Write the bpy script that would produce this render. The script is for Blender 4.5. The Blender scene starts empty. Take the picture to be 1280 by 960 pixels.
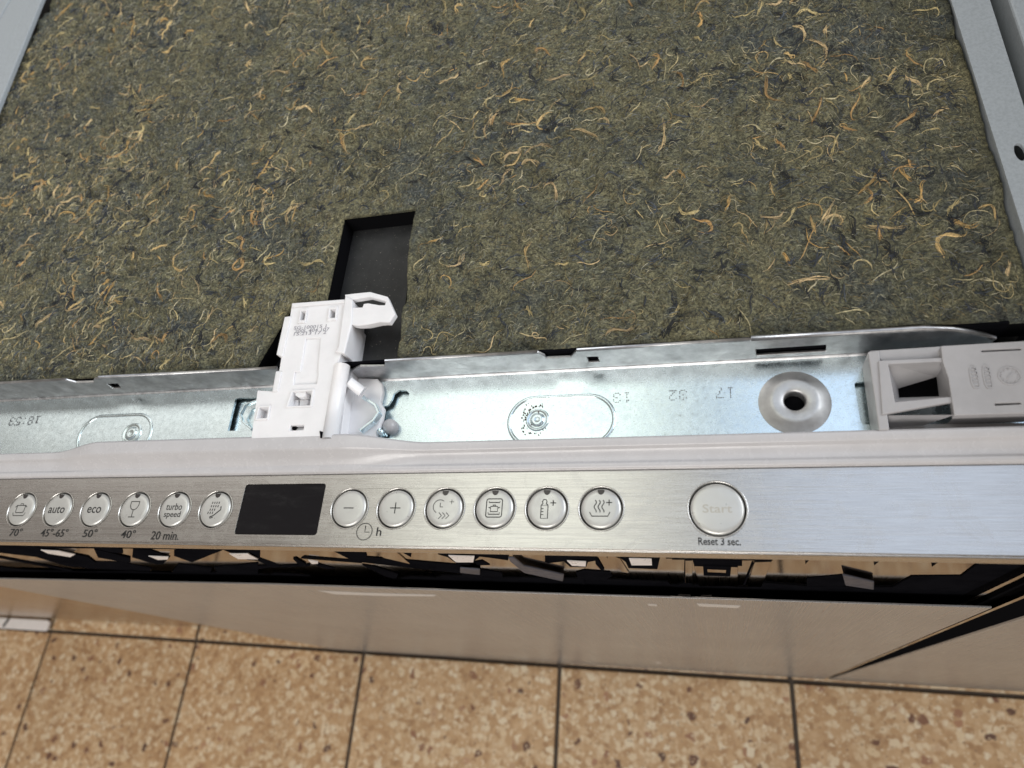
import bpy, bmesh, math, random
import numpy as np
from mathutils import Matrix, Vector, geometry

random.seed(7); rng = np.random.default_rng(11)
S = bpy.context.scene
COL = S.collection

# ------------------------------------------------------------------ camera
CAM = np.array([.19, -.051, .90])
RC = np.array([[0.9624892186528649, -0.04771524254015058, -0.26709129451618585],
               [0.07148434155645213, -0.905036683220568, 0.4192834255457205],
               [-0.2617336296489962, -0.42264862197154685, -0.8676771573899558]])
FPX = 868.2
cd = bpy.data.cameras.new('camera'); cam = bpy.data.objects.new('camera', cd); COL.objects.link(cam)
m = Matrix.Identity(4)
for i in range(3):
    m[i][0], m[i][1], m[i][2], m[i][3] = RC[i, 0], -RC[i, 1], -RC[i, 2], CAM[i]
cam.matrix_world = m
cd.sensor_width = 36; cd.lens = FPX / 1280 * 36; cd.clip_start = .01; cd.clip_end = 50
cd.dof.use_dof = True; cd.dof.focus_distance = .290; cd.dof.aperture_fstop = 11.5
S.camera = cam

# ------------------------------------------------------------------ light
W = bpy.data.worlds.new('World'); S.world = W; W.use_nodes = True
W.node_tree.nodes['Background'].inputs['Color'].default_value = (.47, .42, .375, 1)
W.node_tree.nodes['Background'].inputs['Strength'].default_value = .56

def area(name, loc, target, sx, sy, L, color):
    ld = bpy.data.lights.new(name, 'AREA'); ld.shape = 'RECTANGLE'; ld.size = sx; ld.size_y = sy
    ld.energy = L * math.pi * sx * sy; ld.color = color
    o = bpy.data.objects.new(name, ld); COL.objects.link(o); o.location = loc
    d = Vector(target) - Vector(loc)
    o.rotation_euler = d.to_track_quat('-Z', 'Y').to_euler()
area('skylight_pale', (-.34, .62, 2.3), (-.34, .62, 0), .80, 1.3, 1.22, (.955, 1, .90))
area('skylight_blue', (.72, .62, 2.3), (.72, .62, 0), .95, 1.3, 0.88, (.60, .76, 1))
area('skylight_left', (-1.7, .98, 2.3), (-1.7, .98, 0), 1.7, .62, .95, (1, .97, .92))
area('side_window', (2.1, .9, 1.75), (.1, .15, .62), 1.5, 1.3, 6.5, (.90, .95, 1))
area('front_fill', (-.3, -2.0, 2.1), (-.1, -.1, .1), 1.6, 1.2, 6.5, (1, .97, .92))  # added fill to brighten floor and door front, not a real window
S.view_settings.view_transform = 'Standard'; S.view_settings.look = 'None'
S.view_settings.exposure = .12; S.view_settings.gamma = 1

# ------------------------------------------------------------------ helpers
def ray(px, py): return RC @ np.array([px - 640, py - 480, FPX])
def U(px, py, Z):            # photo point -> metres on the level plane at height Z
    d = ray(px, py); p = CAM + d * ((Z - CAM[2]) / d[2]); return (float(p[0]), float(p[1]))
def V(px, py, Y):            # photo point -> metres (x, z) on the upright plane at depth Y
    d = ray(px, py); p = CAM + d * ((Y - CAM[1]) / d[1]); return (float(p[0]), float(p[2]))
def zm(ox, oy, s):           # enlarged-crop measurements
    return lambda pts: [(ox + x * s, oy + y * s) for x, y in pts]
def UU(pts, Z): return [U(x, y, Z) for x, y in pts]
def VV(pts, Y): return [V(x, y, Y) for x, y in pts]

def link(name, me, mat, parent=None, bevel=0, seg=2, smooth=False):
    o = bpy.data.objects.new(name, me); COL.objects.link(o)
    if mat: me.materials.append(mat)
    if parent: o.parent = parent
    if smooth:
        for p in me.polygons: p.use_smooth = True
    if bevel:
        b = o.modifiers.new('bevel', 'BEVEL'); b.width = bevel; b.segments = seg
        b.limit_method = 'ANGLE'; b.angle_limit = math.radians(40)
    return o

class MB:
    def __init__(s): s.v = []; s.f = []
    def add(s, v, f):
        o = len(s.v); s.v += [tuple(p) for p in v]; s.f += [tuple(i + o for i in q) for q in f]; return s
    def box(s, x0, x1, y0, y1, z0, z1):
        return s.prism([(x0, y0), (x1, y0), (x1, y1), (x0, y1)], z0, z1)
    def prism(s, outer, z0, z1, holes=(), upright=False):
        """closed slab; outline in (x,y) raised z0..z1, or in (x,z) running y z0..z1 when upright"""
        def area2(p): return sum(p[i][0] * p[(i + 1) % len(p)][1] - p[(i + 1) % len(p)][0] * p[i][1] for i in range(len(p)))
        outer = list(outer) if area2(outer) > 0 else list(outer)[::-1]
        hs = [list(h) if area2(h) < 0 else list(h)[::-1] for h in holes]
        loops = [outer] + hs
        flat = [p for l in loops for p in l]; n = len(flat)
        if not hs and len(outer) == 4:
            tris = [(0, 1, 2, 3)]
        else:
            tris = [tuple(t) for t in geometry.tessellate_polygon([[Vector((p[0], p[1], 0)) for p in l] for l in loops])]
        fixed = []
        for t in tris:
            a, b, c = flat[t[0]], flat[t[1]], flat[t[2]]
            cr = (b[0] - a[0]) * (c[1] - a[1]) - (b[1] - a[1]) * (c[0] - a[0])
            fixed.append(t if cr > 0 else t[::-1])
        if upright:
            v = [(p[0], z0, p[1]) for p in flat] + [(p[0], z1, p[1]) for p in flat]
            f = list(fixed) + [tuple(i + n for i in t[::-1]) for t in fixed]
        else:
            v = [(p[0], p[1], z0) for p in flat] + [(p[0], p[1], z1) for p in flat]
            f = [t[::-1] for t in fixed] + [tuple(i + n for i in t) for t in fixed]
        k = 0
        for l in loops:
            L = len(l)
            for i in range(L):
                a, b = k + i, k + (i + 1) % L
                f.append((a, b, b + n, a + n) if not upright else (b, a, a + n, b + n))
            k += L
        return s.add(v, f)
    def lathe(s, c, prof, n=48, cap=True):
        v = []; f = []
        for r, z in prof:
            for i in range(n):
                a = 2 * math.pi * i / n; v.append((c[0] + r * math.cos(a), c[1] + r * math.sin(a), z))
        for j in range(len(prof) - 1):
            for i in range(n):
                a, b = j * n + i, j * n + (i + 1) % n
                f.append((a, b, b + n, a + n))
        if cap: f.append(tuple((len(prof) - 1) * n + i for i in range(n)))
        return s.add(v, f)
    def sweep(s, pts, prof, closed=False, up=(0, 0, 1)):
        """sweep the (side, up) outline prof along pts"""
        P = [Vector(p) for p in pts]; N = len(P); k = len(prof); v = []; f = []; up = Vector(up)
        for i in range(N):
            a = P[(i - 1) % N] if (closed or i > 0) else P[0]
            b = P[(i + 1) % N] if (closed or i < N - 1) else P[-1]
            t = (b - a).normalized(); sd = t.cross(up)
            if sd.length < 1e-6: sd = Vector((1, 0, 0))
            sd.normalize(); u = sd.cross(t)
            for q in prof: v.append(P[i] + sd * q[0] + u * q[1])
        for i in range(N if closed else N - 1):
            j = (i + 1) % N
            for q in range(k):
                r = (q + 1) % k; f.append((i * k + q, i * k + r, j * k + r, j * k + q))
        if not closed:
            f.append(tuple(range(k))); f.append(tuple((N - 1) * k + q for q in range(k))[::-1])
        return s.add(v, f)
    def mesh(s, name, recalc=False):
        me = bpy.data.meshes.new(name); me.from_pydata(s.v, [], s.f)
        if recalc:
            bm = bmesh.new(); bm.from_mesh(me); bmesh.ops.recalc_face_normals(bm, faces=bm.faces); bm.to_mesh(me); bm.free()
        me.update(); return me
    def build(s, name, mat, parent=None, bevel=0, seg=2, smooth=False, recalc=False):
        return link(name, s.mesh(name, recalc), mat, parent, bevel, seg, smooth)

def circ(c, r, n=40): return [(c[0] + r * math.cos(2 * math.pi * i / n), c[1] + r * math.sin(2 * math.pi * i / n)) for i in range(n)]
def ngon(r, n=8): return [(r * math.cos(2 * math.pi * i / n), r * math.sin(2 * math.pi * i / n)) for i in range(n)]
def rrect(x0, x1, y0, y1, r, n=5):
    o = []
    for cx, cy, a0 in ((x1 - r, y0 + r, -90), (x1 - r, y1 - r, 0), (x0 + r, y1 - r, 90), (x0 + r, y0 + r, 180)):
        for i in range(n + 1):
            a = math.radians(a0 + 90 * i / n); o.append((cx + r * math.cos(a), cy + r * math.sin(a)))
    return o
def stroke(mb, pts, w, z, closed=False):
    """flat printed line in the xy plane"""
    P = [Vector((p[0], p[1], 0)) for p in pts]; N = len(P); v = []; f = []
    for i in range(N):
        a = P[(i - 1) % N] if (closed or i > 0) else P[0]; b = P[(i + 1) % N] if (closed or i < N - 1) else P[-1]
        t = (b - a).normalized(); n = Vector((-t.y, t.x, 0)) * w / 2
        v += [(P[i] + n).to_tuple()[:2] + (z,), (P[i] - n).to_tuple()[:2] + (z,)]
    for i in range(N if closed else N - 1):
        j = (i + 1) % N; f.append((2 * i + 1, 2 * j + 1, 2 * j, 2 * i))
    mb.add(v, f)
def text_mesh(mb, s, cx, cy, w, h, z, rot=0, bold=.008):
    cu = bpy.data.curves.new('t', 'FONT'); cu.body = s; cu.resolution_u = 3; cu.offset = bold
    o = bpy.data.objects.new('t', cu); COL.objects.link(o)
    me = o.to_mesh(); vs = np.array([v.co[:2] for v in me.vertices]); fs = [tuple(p.vertices) for p in me.polygons]
    o.to_mesh_clear(); bpy.data.objects.remove(o); bpy.data.curves.remove(cu)
    lo, hi = vs.min(0), vs.max(0); vs = (vs - (lo + hi) / 2) / (hi - lo) * [w, h]
    c, sn = math.cos(rot), math.sin(rot)
    mb.add([(cx + x * c - y * sn, cy + x * sn + y * c, z) for x, y in vs], fs)

# ------------------------------------------------------------------ materials
class MT:
    def __init__(s, name):
        s.m = bpy.data.materials.new(name); s.m.use_nodes = True; s.t = s.m.node_tree
        s.b = s.t.nodes['Principled BSDF']
    def n(s, kind, **kw):
        nd = s.t.nodes.new(kind)
        for k, v in kw.items():
            if k in nd.inputs: nd.inputs[k].default_value = v
            else: setattr(nd, k, v)
        return nd
    def l(s, a, b): s.t.links.new(a, b)
    def set(s, **kw):
        for k, v in kw.items():
            k = k.replace('_', ' ')
            s.b.inputs[k].default_value = (*v, 1) if isinstance(v, tuple) and len(v) == 3 else v
        return s
    def coord(s, scale=(1, 1, 1), pos=True):
        mp = s.n('ShaderNodeMapping'); mp.inputs['Scale'].default_value = scale
        s.l(s.n('ShaderNodeNewGeometry').outputs['Position'], mp.inputs['Vector']); return mp.outputs['Vector']
    def noise(s, scale, det=4, rough=.6, vec=None, dist=0):
        nd = s.n('ShaderNodeTexNoise', Scale=scale, Detail=det, Roughness=rough, Distortion=dist)
        s.l(vec if vec is not None else s.coord(), nd.inputs['Vector']); return nd.outputs['Fac']
    def ramp(s, fac, stops):
        r = s.n('ShaderNodeValToRGB'); e = r.color_ramp.elements
        while len(e) < len(stops): e.new(.5)
        for k, (p, c) in enumerate(stops):
            e[k].position = p; e[k].color = (*c, 1) if len(c) == 3 else c
        s.l(fac, r.inputs['Fac']); return r.outputs['Color']
    def mix(s, fac, a, b, mode='MIX'):
        x = s.n('ShaderNodeMix', data_type='RGBA', blend_type=mode)
        for i, q in ((0, fac), (6, a), (7, b)):
            if hasattr(q, 'links'): s.l(q, x.inputs[i])
            else: x.inputs[i].default_value = q if i == 0 else (*q, 1)
        return x.outputs[2]
    def rng(s, fac, a, b, c, d):
        x = s.n('ShaderNodeMapRange'); 
        for i, q in enumerate((a, b, c, d)): x.inputs[i + 1].default_value = q
        s.l(fac, x.inputs[0]); return x.outputs[0]
    def bump(s, h, strength, dist):
        b = s.n('ShaderNodeBump', Strength=strength, Distance=dist); s.l(h, b.inputs['Height'])
        old = s.b.inputs['Normal'].links
        if old: s.l(old[0].from_socket, b.inputs['Normal'])
        s.l(b.outputs['Normal'], s.b.inputs['Normal']); return s
    def color(s, c): s.l(c, s.b.inputs['Base Color']); return s
    def rough(s, c): s.l(c, s.b.inputs['Roughness']); return s

def plastic(name, col, rough, sss=0, grime=.06, bump=.1):
    t = MT(name).set(Base_Color=col, Roughness=rough)
    nz = t.noise(90, 5, .65)
    t.color(t.ramp(nz, [(.3, tuple(c * (1 - grime * 2) for c in col)), (.6, col)]))
    t.rough(t.rng(t.noise(300, 3), .3, .7, rough - .06, rough + .1))
    t.bump(t.noise(2500, 2), bump, .00008)
    if sss:
        t.b.inputs['Subsurface Weight'].default_value = sss; t.b.inputs['Subsurface Radius'].default_value = (1, .9, .9)
        t.b.inputs['Subsurface Scale'].default_value = .0015
    return t.m
M = {}
t = MT('brushed_steel').set(Metallic=1.0, Roughness=.3)
st = t.noise(1, 5, .7, t.coord((70, 5200, 5200)))
st2 = t.noise(1, 3, .6, t.coord((14, 1500, 1500)))
t.color(t.ramp(st, [(.25, (.44, .425, .41)), (.5, (.59, .575, .56)), (.75, (.70, .69, .675))]))
t.rough(t.rng(st2, .3, .7, .20, .31)); t.bump(st, .22, .00006)
sm = t.noise(60, 6, .7, None, 1.5)
ad = t.n('ShaderNodeMath', operation='ADD'); t.l(t.rng(st2, .3, .7, .20, .31), ad.inputs[0]); t.l(t.rng(sm, .5, .75, 0, .10), ad.inputs[1]); t.rough(ad.outputs[0])
M['steel'] = t.m

t = MT('galvanised_steel').set(Metallic=1.0)
fine = t.noise(1, 3, .6, t.coord((900, 2600, 900)))
cr = t.noise(420, 5, .7)
vor = t.n('ShaderNodeTexVoronoi', Scale=520.0, feature='F1'); t.l(t.coord((1, .6, 1)), vor.inputs['Vector'])
base = t.ramp(t.noise(45, 5, .6), [(.3, (.72, .84, .89)), (.7, (.82, .94, .98))])
sp = t.ramp(cr, [(.27, (.6, .61, .61)), (.36, (1, 1, 1))])
sp2 = t.ramp(fine, [(.28, (.62, .63, .63)), (.40, (1, 1, 1))])
t.color(t.mix(1.0, t.mix(.75, base, sp, 'MULTIPLY'), sp2, 'MULTIPLY'))
t.rough(t.rng(cr, .3, .7, .19, .32)); t.bump(fine, .25, .00005); t.bump(t.noise(60, 3), .25, .0004); M['zinc'] = t.m

t = MT('zinc_edge').set(Metallic=1.0)
t.color(t.ramp(t.noise(130, 5, .7), [(.3, (.36, .36, .37)), (.55, (.52, .52, .53)), (.75, (.66, .66, .66))]))
t.rough(t.rng(t.noise(200, 4), .3, .7, .3, .5)); t.bump(t.noise(120, 4), .3, .0006); M['wall'] = t.m

t = MT('drawn_steel').set(Metallic=1.0)
t.color(t.ramp(t.noise(160, 5, .7), [(.3, (.50, .50, .50)), (.7, (.66, .66, .66))])); t.rough(t.rng(t.noise(300, 4), .3, .7, .40, .55)); M['boss'] = t.m
t = MT('door_steel').set(Metallic=.5)
vs = t.noise(1, 4, .6, t.coord((1800, 1800, 8)))
t.color(t.ramp(t.noise(9, 4, .6), [(.3, (.325, .325, .335)), (.7, (.395, .395, .40))]))
t.rough(t.rng(vs, .3, .7, .24, .34)); t.bump(vs, .10, .00005); M['door'] = t.m
t = MT('bare_mirror_steel').set(Metallic=1.0, Roughness=.08)
t.color(t.ramp(t.noise(20, 4, .6), [(.3, (.33, .285, .24)), (.7, (.41, .36, .31))])); M['mirror'] = t.m
t = MT('bronze_lacquer').set(Metallic=.85)
vs = t.noise(1, 4, .6, t.coord((900, 900, 6)))
t.color(t.ramp(vs, [(.3, (.40, .31, .22)), (.7, (.50, .40, .30))])); t.rough(t.rng(vs, .3, .7, .2, .3)); M['bronze'] = t.m
M['trim'] = plastic('trim_plastic', (.535, .525, .54), .22, 0, .03, .04)
M['white'] = plastic('white_plastic', (.845, .84, .86), .34, .25, .03, .08)
M['grey'] = plastic('grey_plastic', (.43, .42, .43), .42, 0, .05, .12)
M['button'] = plastic('button_plastic', (.61, .61, .59), .33, 0, .04, .05)
M['button'].node_tree.nodes['Principled BSDF'].inputs['Metallic'].default_value = .5
M['black'] = plastic('black_plastic', (.007, .007, .009), .45, 0, .2, .2); M['black'].node_tree.nodes['Principled BSDF'].inputs['Specular IOR Level'].default_value = 0
M['blue_lit'] = plastic('blue_lit_plastic', (.065, .07, .095), .5, 0, .2, .2)  # black lever plastic with the bluish light put into its colour
M['guide'] = plastic('light_guide_plastic', (.88, .84, .84), .3, .2)
M['dark'] = MT('deep_black').set(Base_Color=(.006, .006, .007), Roughness=.7, Specular_IOR_Level=0.0).m  # also stands in for the darkness of gaps and hollows
M['ink'] = MT('black_ink').set(Base_Color=(.018, .018, .018), Roughness=.6).m
M['worn'] = MT('worn_ink').set(Base_Color=(.46, .44, .39), Roughness=.6).m
M['stamp'] = MT('stamp_ink').set(Base_Color=(.17, .18, .19), Roughness=.7).m
M['stamp_soft'] = MT('soft_stamp_ink').set(Base_Color=(.34, .33, .37), Roughness=.7).m
M['scuff'] = MT('scratched_steel').set(Base_Color=(.62, .60, .58), Roughness=.55, Metallic=.3).m
M['indicator'] = MT('indicator_lens').set(Base_Color=(.035, .03, .03), Roughness=.25).m
t = MT('display_glass').set(Base_Color=(.004, .004, .006)); t.rough(t.rng(t.noise(1, 5, .7, t.coord((60, 220, 60))), .45, .75, .05, .28)); M['glass'] = t.m
t = MT('painted_steel').set(Roughness=.4)
t.color(t.ramp(t.noise(900, 3, .7), [(.3, (.33, .365, .395)), (.6, (.41, .45, .485))])); t.bump(t.noise(1500, 2), .2, .0001); M['paint'] = t.m
t = MT('tub_top').set(Roughness=.5)
nz = t.noise(1400, 2, .5)
t.color(t.mix(t.ramp(nz, [(.70, (0, 0, 0)), (.76, (1, 1, 1))]), t.ramp(t.noise(60, 5, .7), [(.35, (.016, .017, .018)), (.7, (.034, .035, .037))]), (.28, .26, .22))); M['tub'] = t.m

# felt: base sheet and fibres (fibre colour comes from a per-fibre attribute)
t = MT('pressed_felt').set(Roughness=.95)
a = t.noise(24, 6, .72); b = t.noise(52, 7, .75, None, 1.6); c = t.noise(900, 4, .75); d = t.noise(60, 4, .6, t.coord((1, 1.1, 7)), 2.0)
col = t.ramp(a, [(.34, (.130, .145, .138)), (.47, (.190, .188, .122)), (.62, (.275, .255, .150))])
col = t.mix(t.ramp(b, [(.53, (0, 0, 0)), (.66, (.95, .95, .95))]), col, (.052, .064, .072))
col = t.mix(t.ramp(d, [(.62, (0, 0, 0)), (.75, (.6, .6, .6))]), col, (.36, .28, .15))
col = t.mix(1.0, col, t.ramp(c, [(.30, (.22, .22, .23)), (.5, (.95, .95, .95)), (.70, (2.1, 2.05, 1.9))]), 'MULTIPLY')
t.color(col); t.bump(c, 1.0, .0018); t.bump(b, 1.0, .0042); M['felt'] = t.m
t = MT('felt_fibre').set(Roughness=.85)
at = t.n('ShaderNodeAttribute', attribute_name='tint')
t.color(t.mix(1.0, at.outputs['Color'], t.ramp(t.noise(1300, 3), [(.3, (.6, .6, .6)), (.65, (1.15, 1.15, 1.15))]), 'MULTIPLY')); M['fibre'] = t.m

# terrazzo
t = MT('terrazzo').set(Roughness=.32)
def cells(scale, warp):
    v = t.n('ShaderNodeTexVoronoi', Scale=scale, feature='F1', Randomness=1.0)
    nz = t.n('ShaderNodeTexNoise', Scale=scale * .9, Detail=3.0); t.l(t.coord(), nz.inputs['Vector'])
    ad = t.n('ShaderNodeVectorMath', operation='MULTIPLY_ADD'); ad.inputs[1].default_value = (warp / scale,) * 3
    t.l(nz.outputs['Color'], ad.inputs[0]); t.l(t.coord(), ad.inputs[2]); t.l(ad.outputs[0], v.inputs['Vector'])
    h = t.n('ShaderNodeSeparateColor'); t.l(v.outputs['Color'], h.inputs[0])
    return v.outputs['Distance'], h.outputs[0], h.outputs[1]
d, h1, h2 = cells(150, 1.2)
col = t.ramp(h1, [(0, (0.416, 0.261, 0.150)), (.3, (0.549, 0.371, 0.223)), (.55, (0.650, 0.479, 0.317)), (.8, (0.759, 0.625, 0.463)), (1, (0.811, 0.722, 0.589))])
col = t.mix(t.ramp(d, [(.35, (0, 0, 0)), (.75, (.75, .75, .75))]), col, (0.549, 0.371, 0.223))
d, h1, h2 = cells(84, 1.3)
keep = t.mix(1.0, t.ramp(d, [(.34, (1, 1, 1)), (.46, (0, 0, 0))]), t.ramp(h2, [(.66, (0, 0, 0)), (.68, (1, 1, 1))]), 'MULTIPLY')
col = t.mix(keep, col, t.ramp(h1, [(0, (0.811, 0.722, 0.589)), (.5, (0.734, 0.586, 0.409)), (.62, (0.448, 0.256, 0.167)), (.8, (0.195, 0.099, 0.069)), (1, (0.136, 0.085, 0.070))]))
d, h1, h2 = cells(320, 1.0)
keep = t.mix(1.0, t.ramp(d, [(.3, (.8, .8, .8)), (.5, (0, 0, 0))]), t.ramp(h2, [(.6, (0, 0, 0)), (.62, (1, 1, 1))]), 'MULTIPLY')
col = t.mix(keep, col, t.ramp(h1, [(0, (0.270, 0.159, 0.099)), (.4, (0.616, 0.468, 0.320)), (1, (0.811, 0.722, 0.589))]))
oi = t.n('ShaderNodeObjectInfo')
col = t.mix(1.0, col, t.ramp(oi.outputs['Random'], [(0, (.88, .845, .77)), (1, (1.06, 1.035, .96))]), 'MULTIPLY')
col = t.mix(1.0, col, t.ramp(t.noise(7, 5, .6), [(.3, (.86, .84, .82)), (.6, (1, 1, 1))]), 'MULTIPLY')
t.rough(t.rng(t.noise(12, 5, .65), .3, .7, .25, .5))
t.color(col); M['terrazzo'] = t.m
M['grout'] = plastic('dark_grout', (.075, .06, .048), .85)

# ------------------------------------------------------------------ floor
floor = MB().box(-2.2, 1.6, -1.2, 1.4, -.03, -.003).build('floor', M['grout']); floor['kind'] = 'structure'
P = .2655; G = .0023
tm = MB().box(0, P - 2 * G, 0, P - 2 * G, -.012, 0).mesh('tile')
first = True
for i in range(-5, 3):
    for j in range(-3, 2):
        o = bpy.data.objects.new('tile', tm); COL.objects.link(o)
        if first: tm.materials.append(M['terrazzo']); first = False
        o.parent = floor
        o.rotation_euler = (0, 0, math.radians(-.3))
        x, y = i * P + G, j * P + G
        o.location = (x + .001, y - .0022 - x * .0052, random.uniform(-.0004, .0004))
        b = o.modifiers.new('bevel', 'BEVEL'); b.width = .0012; b.segments = 2

# ------------------------------------------------------------------ the dishwasher
dw = bpy.data.objects.new('dishwasher', None); COL.objects.link(dw); dw.location = (0, 0, 0)
dw['label'] = 'steel built-in dishwasher with open top rail and button panel, standing on terrazzo floor'
dw['category'] = 'dishwasher'
ZB, ZP, YW = .648, .655, .076

# body shell below the mat
MB().box(-.297, .297, .0792, .55, .02, .6496).build('tub_top', M['tub'], dw)

# door front sheet
pts = [(-.301, .012), (.3005, .012), (.3005, .558), (.12, .5555), (-.05, .5555), (-.301, .537)]
MB().prism(pts, 0, .0009, upright=True).build('door_front', M['door'], dw, .0002)
for q in (zm(280, 580, .25)([(470, 634), (700, 645), (1060, 655), (1050, 662), (800, 660), (560, 652)]), zm(560, 580, .25)([(1000, 700), (1046, 704), (1044, 711), (1002, 708)]), zm(840, 580, 1 / 2.909)([(90, 508), (250, 516), (240, 524), (100, 518)]), zm(840, 580, 1 / 2.909)([(-60, 720), (-40, 722), (-42, 726), (-58, 725)])):
    MB().prism(VV(q, -.0001), -.0001, .0001, upright=True).build('scuff_mark', M['scuff'], dw)
lip = MB()
lip.box(.3022, .3042, .0005, .010, .03, .60)
lip.build('door_edge', M['mirror'], dw)
MB().box(-.2995, .3015, .012, .05, .02, .60).box(.3006, .3022, .004, .012, .03, .60).build('door_core', M['dark'], dw)

# ---- cross rail (galvanised)
z2 = zm(280, 340, .2292); z3 = zm(460, 400, .2656); z5 = zm(1000, 400, .21875); z4 = zm(740, 380, .25); z1 = zm(0, 400, .25)
cutL = UU(z2([(62, 692), (90, 686), (215, 684), (215, 866), (20, 866), (40, 780)]), ZB)
cutR = UU(z3([(62, 412), (95, 400), (110, 378), (122, 345), (145, 330), (180, 331), (194, 345), (178, 556), (62, 556)]), ZB)
cutB = UU(z5([(311, 366), (322, 354), (440, 350), (452, 592), (358, 598), (345, 575)]), ZB)
BC, BR = U(993, 503, ZB), .0122
xL, xR = -.325, .2975
rail = MB().prism([(xL, .028), (xR, .028), (xR, .0755), (xL, .0755)], ZB - .0012, ZB, [cutL, cutR, cutB, circ(BC, BR, 48)]).build('cross_rail', M['zinc'], dw)
MB().box(xL, xR, .030, .075, ZB - .0042, ZB - .0030).build('lower_plate', M['zinc'], rail)
def Wp(l): return VV(l, YW)
slotA = Wp([(134, 480.2), (147, 479.6), (151, 485.4), (141.5, 485.6)])
slotB = Wp([(734, 446.5), (747, 446), (749, 452.5), (736.5, 453)])
slotC = Wp([(945, 437), (1033, 431.3), (1032.5, 439.3), (946, 444.5)])
topL = Wp([(0, 480), (82, 475.4), (95, 478.8), (117, 478.2), (117, 474.8), (123, 472.6), (320, 462.5), (345, 461)])
topR = Wp([(438, 464), (450, 458.4), (480.5, 458), (481, 452.4), (672, 441), (681, 445), (683, 448), (713, 446.5), (721, 438.7), (937, 425.4), (939, 424.5), (1060, 417.5), (1153, 412), (1190, 413), (1214, 416.4), (1230, 419.5), (1243, 424)])
zb = ZB - .001
wl = [(xL, zb), (xL, topL[0][1])] + topL + [(topL[-1][0], zb)]
wr = [(topR[0][0], zb)] + topR + [(topR[-1][0] + .001, zb)]
w = MB().prism(wl, YW, YW + .0012, [slotA], upright=True).prism(wr, YW, YW + .0012, [slotB, slotC], upright=True)
w.build('back_wall', M['wall'], rail, .0004)
# rolled rim along the top of the wall + bend along its foot
def rim(pts, r=.0008): MB().sweep([(x, YW + .0006, z - r * .3) for x, z in pts], ngon(r, 8)).build('rolled_rim', M['wall'], rail, smooth=True)
rim(topL[5:]); rim([(xL, topL[0][1])] + topL[:2]); rim(topR[3:5]); rim(topR[8:10]); rim(topR[10:], .0011)
ft = MB()
for a, b in ((xL, topL[-1][0]), (.0485, .2872)): ft.sweep([(a, YW - .0003, ZB + .0002), (b, YW - .0003, ZB + .0002)], [(-.0002, -.0006), (.0006, -.0001), (.00035, .0001), (.0001, .00035), (-.0001, .0006), (-.0004, .0005)])
ft.build('rail_bend', M['wall'], rail)
# dark gasket behind the wall
MB().box(xL, .29, YW + .0018, YW + .0028, ZB - .002, .6615).build('gasket', M['black'], rail)
# big pressed boss with its screw hole
MB().lathe(BC, [(BR + .0004, ZB + .0001), (.0118, ZB + .0004), (.0104, ZB + .0010), (.0088, ZB + .0018), (.0080, ZB + .0021), (.0072, ZB + .0021), (.0058, ZB + .0020), (.0044, ZB + .0018), (.0039, ZB + .0015), (.0037, ZB + .0010), (.0037, ZB - .0027)], 64, cap=False).build('pressed_boss', M['boss'], rail, smooth=True)
MB().prism(circ((BC[0], BC[1]), .0046, 32), ZB - .0030, ZB - .0028).build('hole_dark_disc', M['dark'], rail)  # black disc standing in for the dark depth of the hole
# stadium beads and ringed bosses
def smoothloop(pts, k=3):
    for _ in range(k):
        q = []
        for i in range(len(pts)):
            a, b = pts[i], pts[(i + 1) % len(pts)]
            q += [(a[0] * .75 + b[0] * .25, a[1] * .75 + b[1] * .25), (a[0] * .25 + b[0] * .75, a[1] * .25 + b[1] * .75)]
        pts = q
    return pts
bead = [(-.0011, -.0004), (-.0007, .0002), (-.0002, .00046), (.0002, .00046), (.0007, .0002), (.0011, -.0004)]
def stadium(cx0, cx1, cy, r):
    pts = [(cx1 + r * math.cos(a), cy + r * math.sin(a)) for a in np.linspace(-math.pi / 2, math.pi / 2, 20)] + [(cx0 - r * math.cos(a), cy - r * math.sin(a)) for a in np.linspace(-math.pi / 2, math.pi / 2, 20)]
    return pts
cR = U(672, 525, ZB); cL = U(165, 542, ZB)
for (c, flip) in ((cR, 1), (cL, -1)):
    b = MB(); r = .0098
    x0, x1 = (c[0] - .0015, c[0] + .0205) if flip > 0 else (c[0] - .0215, c[0] + .0005)
    b.sweep([(x, y, ZB) for x, y in stadium(x0, x1, c[1] - .0005, r + .0006)], bead, closed=True)
    b.build('pressed_bead', M['zinc'], rail, smooth=True, recalc=True)
    k = .8 if flip > 0 else .9
    MB().lathe(c, [(.0062 * k, ZB - .0002), (.0058 * k, ZB + .0005), (.0052 * k, ZB + .0006), (.0047 * k, ZB + .0002), (.0034 * k, ZB + .00015), (.0032 * k, ZB + .0007), (.0027 * k, ZB + .0011), (.0012 * k, ZB + .0006), (.0003, ZB + .0005)], 40).build('ringed_boss', M['zinc'], rail, smooth=True)
dirt = MB()
for _ in range(60):
    a = random.gauss(2.6, 1.1); r = random.gauss(.0058, .0011); x, y = cR[0] + r * math.cos(a), cR[1] + r * math.sin(a)
    s = random.uniform(.00012, .0004)
    dirt.prism([(x + s * random.uniform(.5, 1.3) * math.cos(q), y + s * random.uniform(.5, 1.3) * math.sin(q)) for q in np.linspace(0, 6.28, 7)[:-1]], ZB + .0001, ZB + .00025 + s * .3)
o = dirt.build('rust_specks', MT('rust').set(Base_Color=(.10, .06, .05), Roughness=.9).m, rail); o['kind'] = 'stuff'

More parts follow.
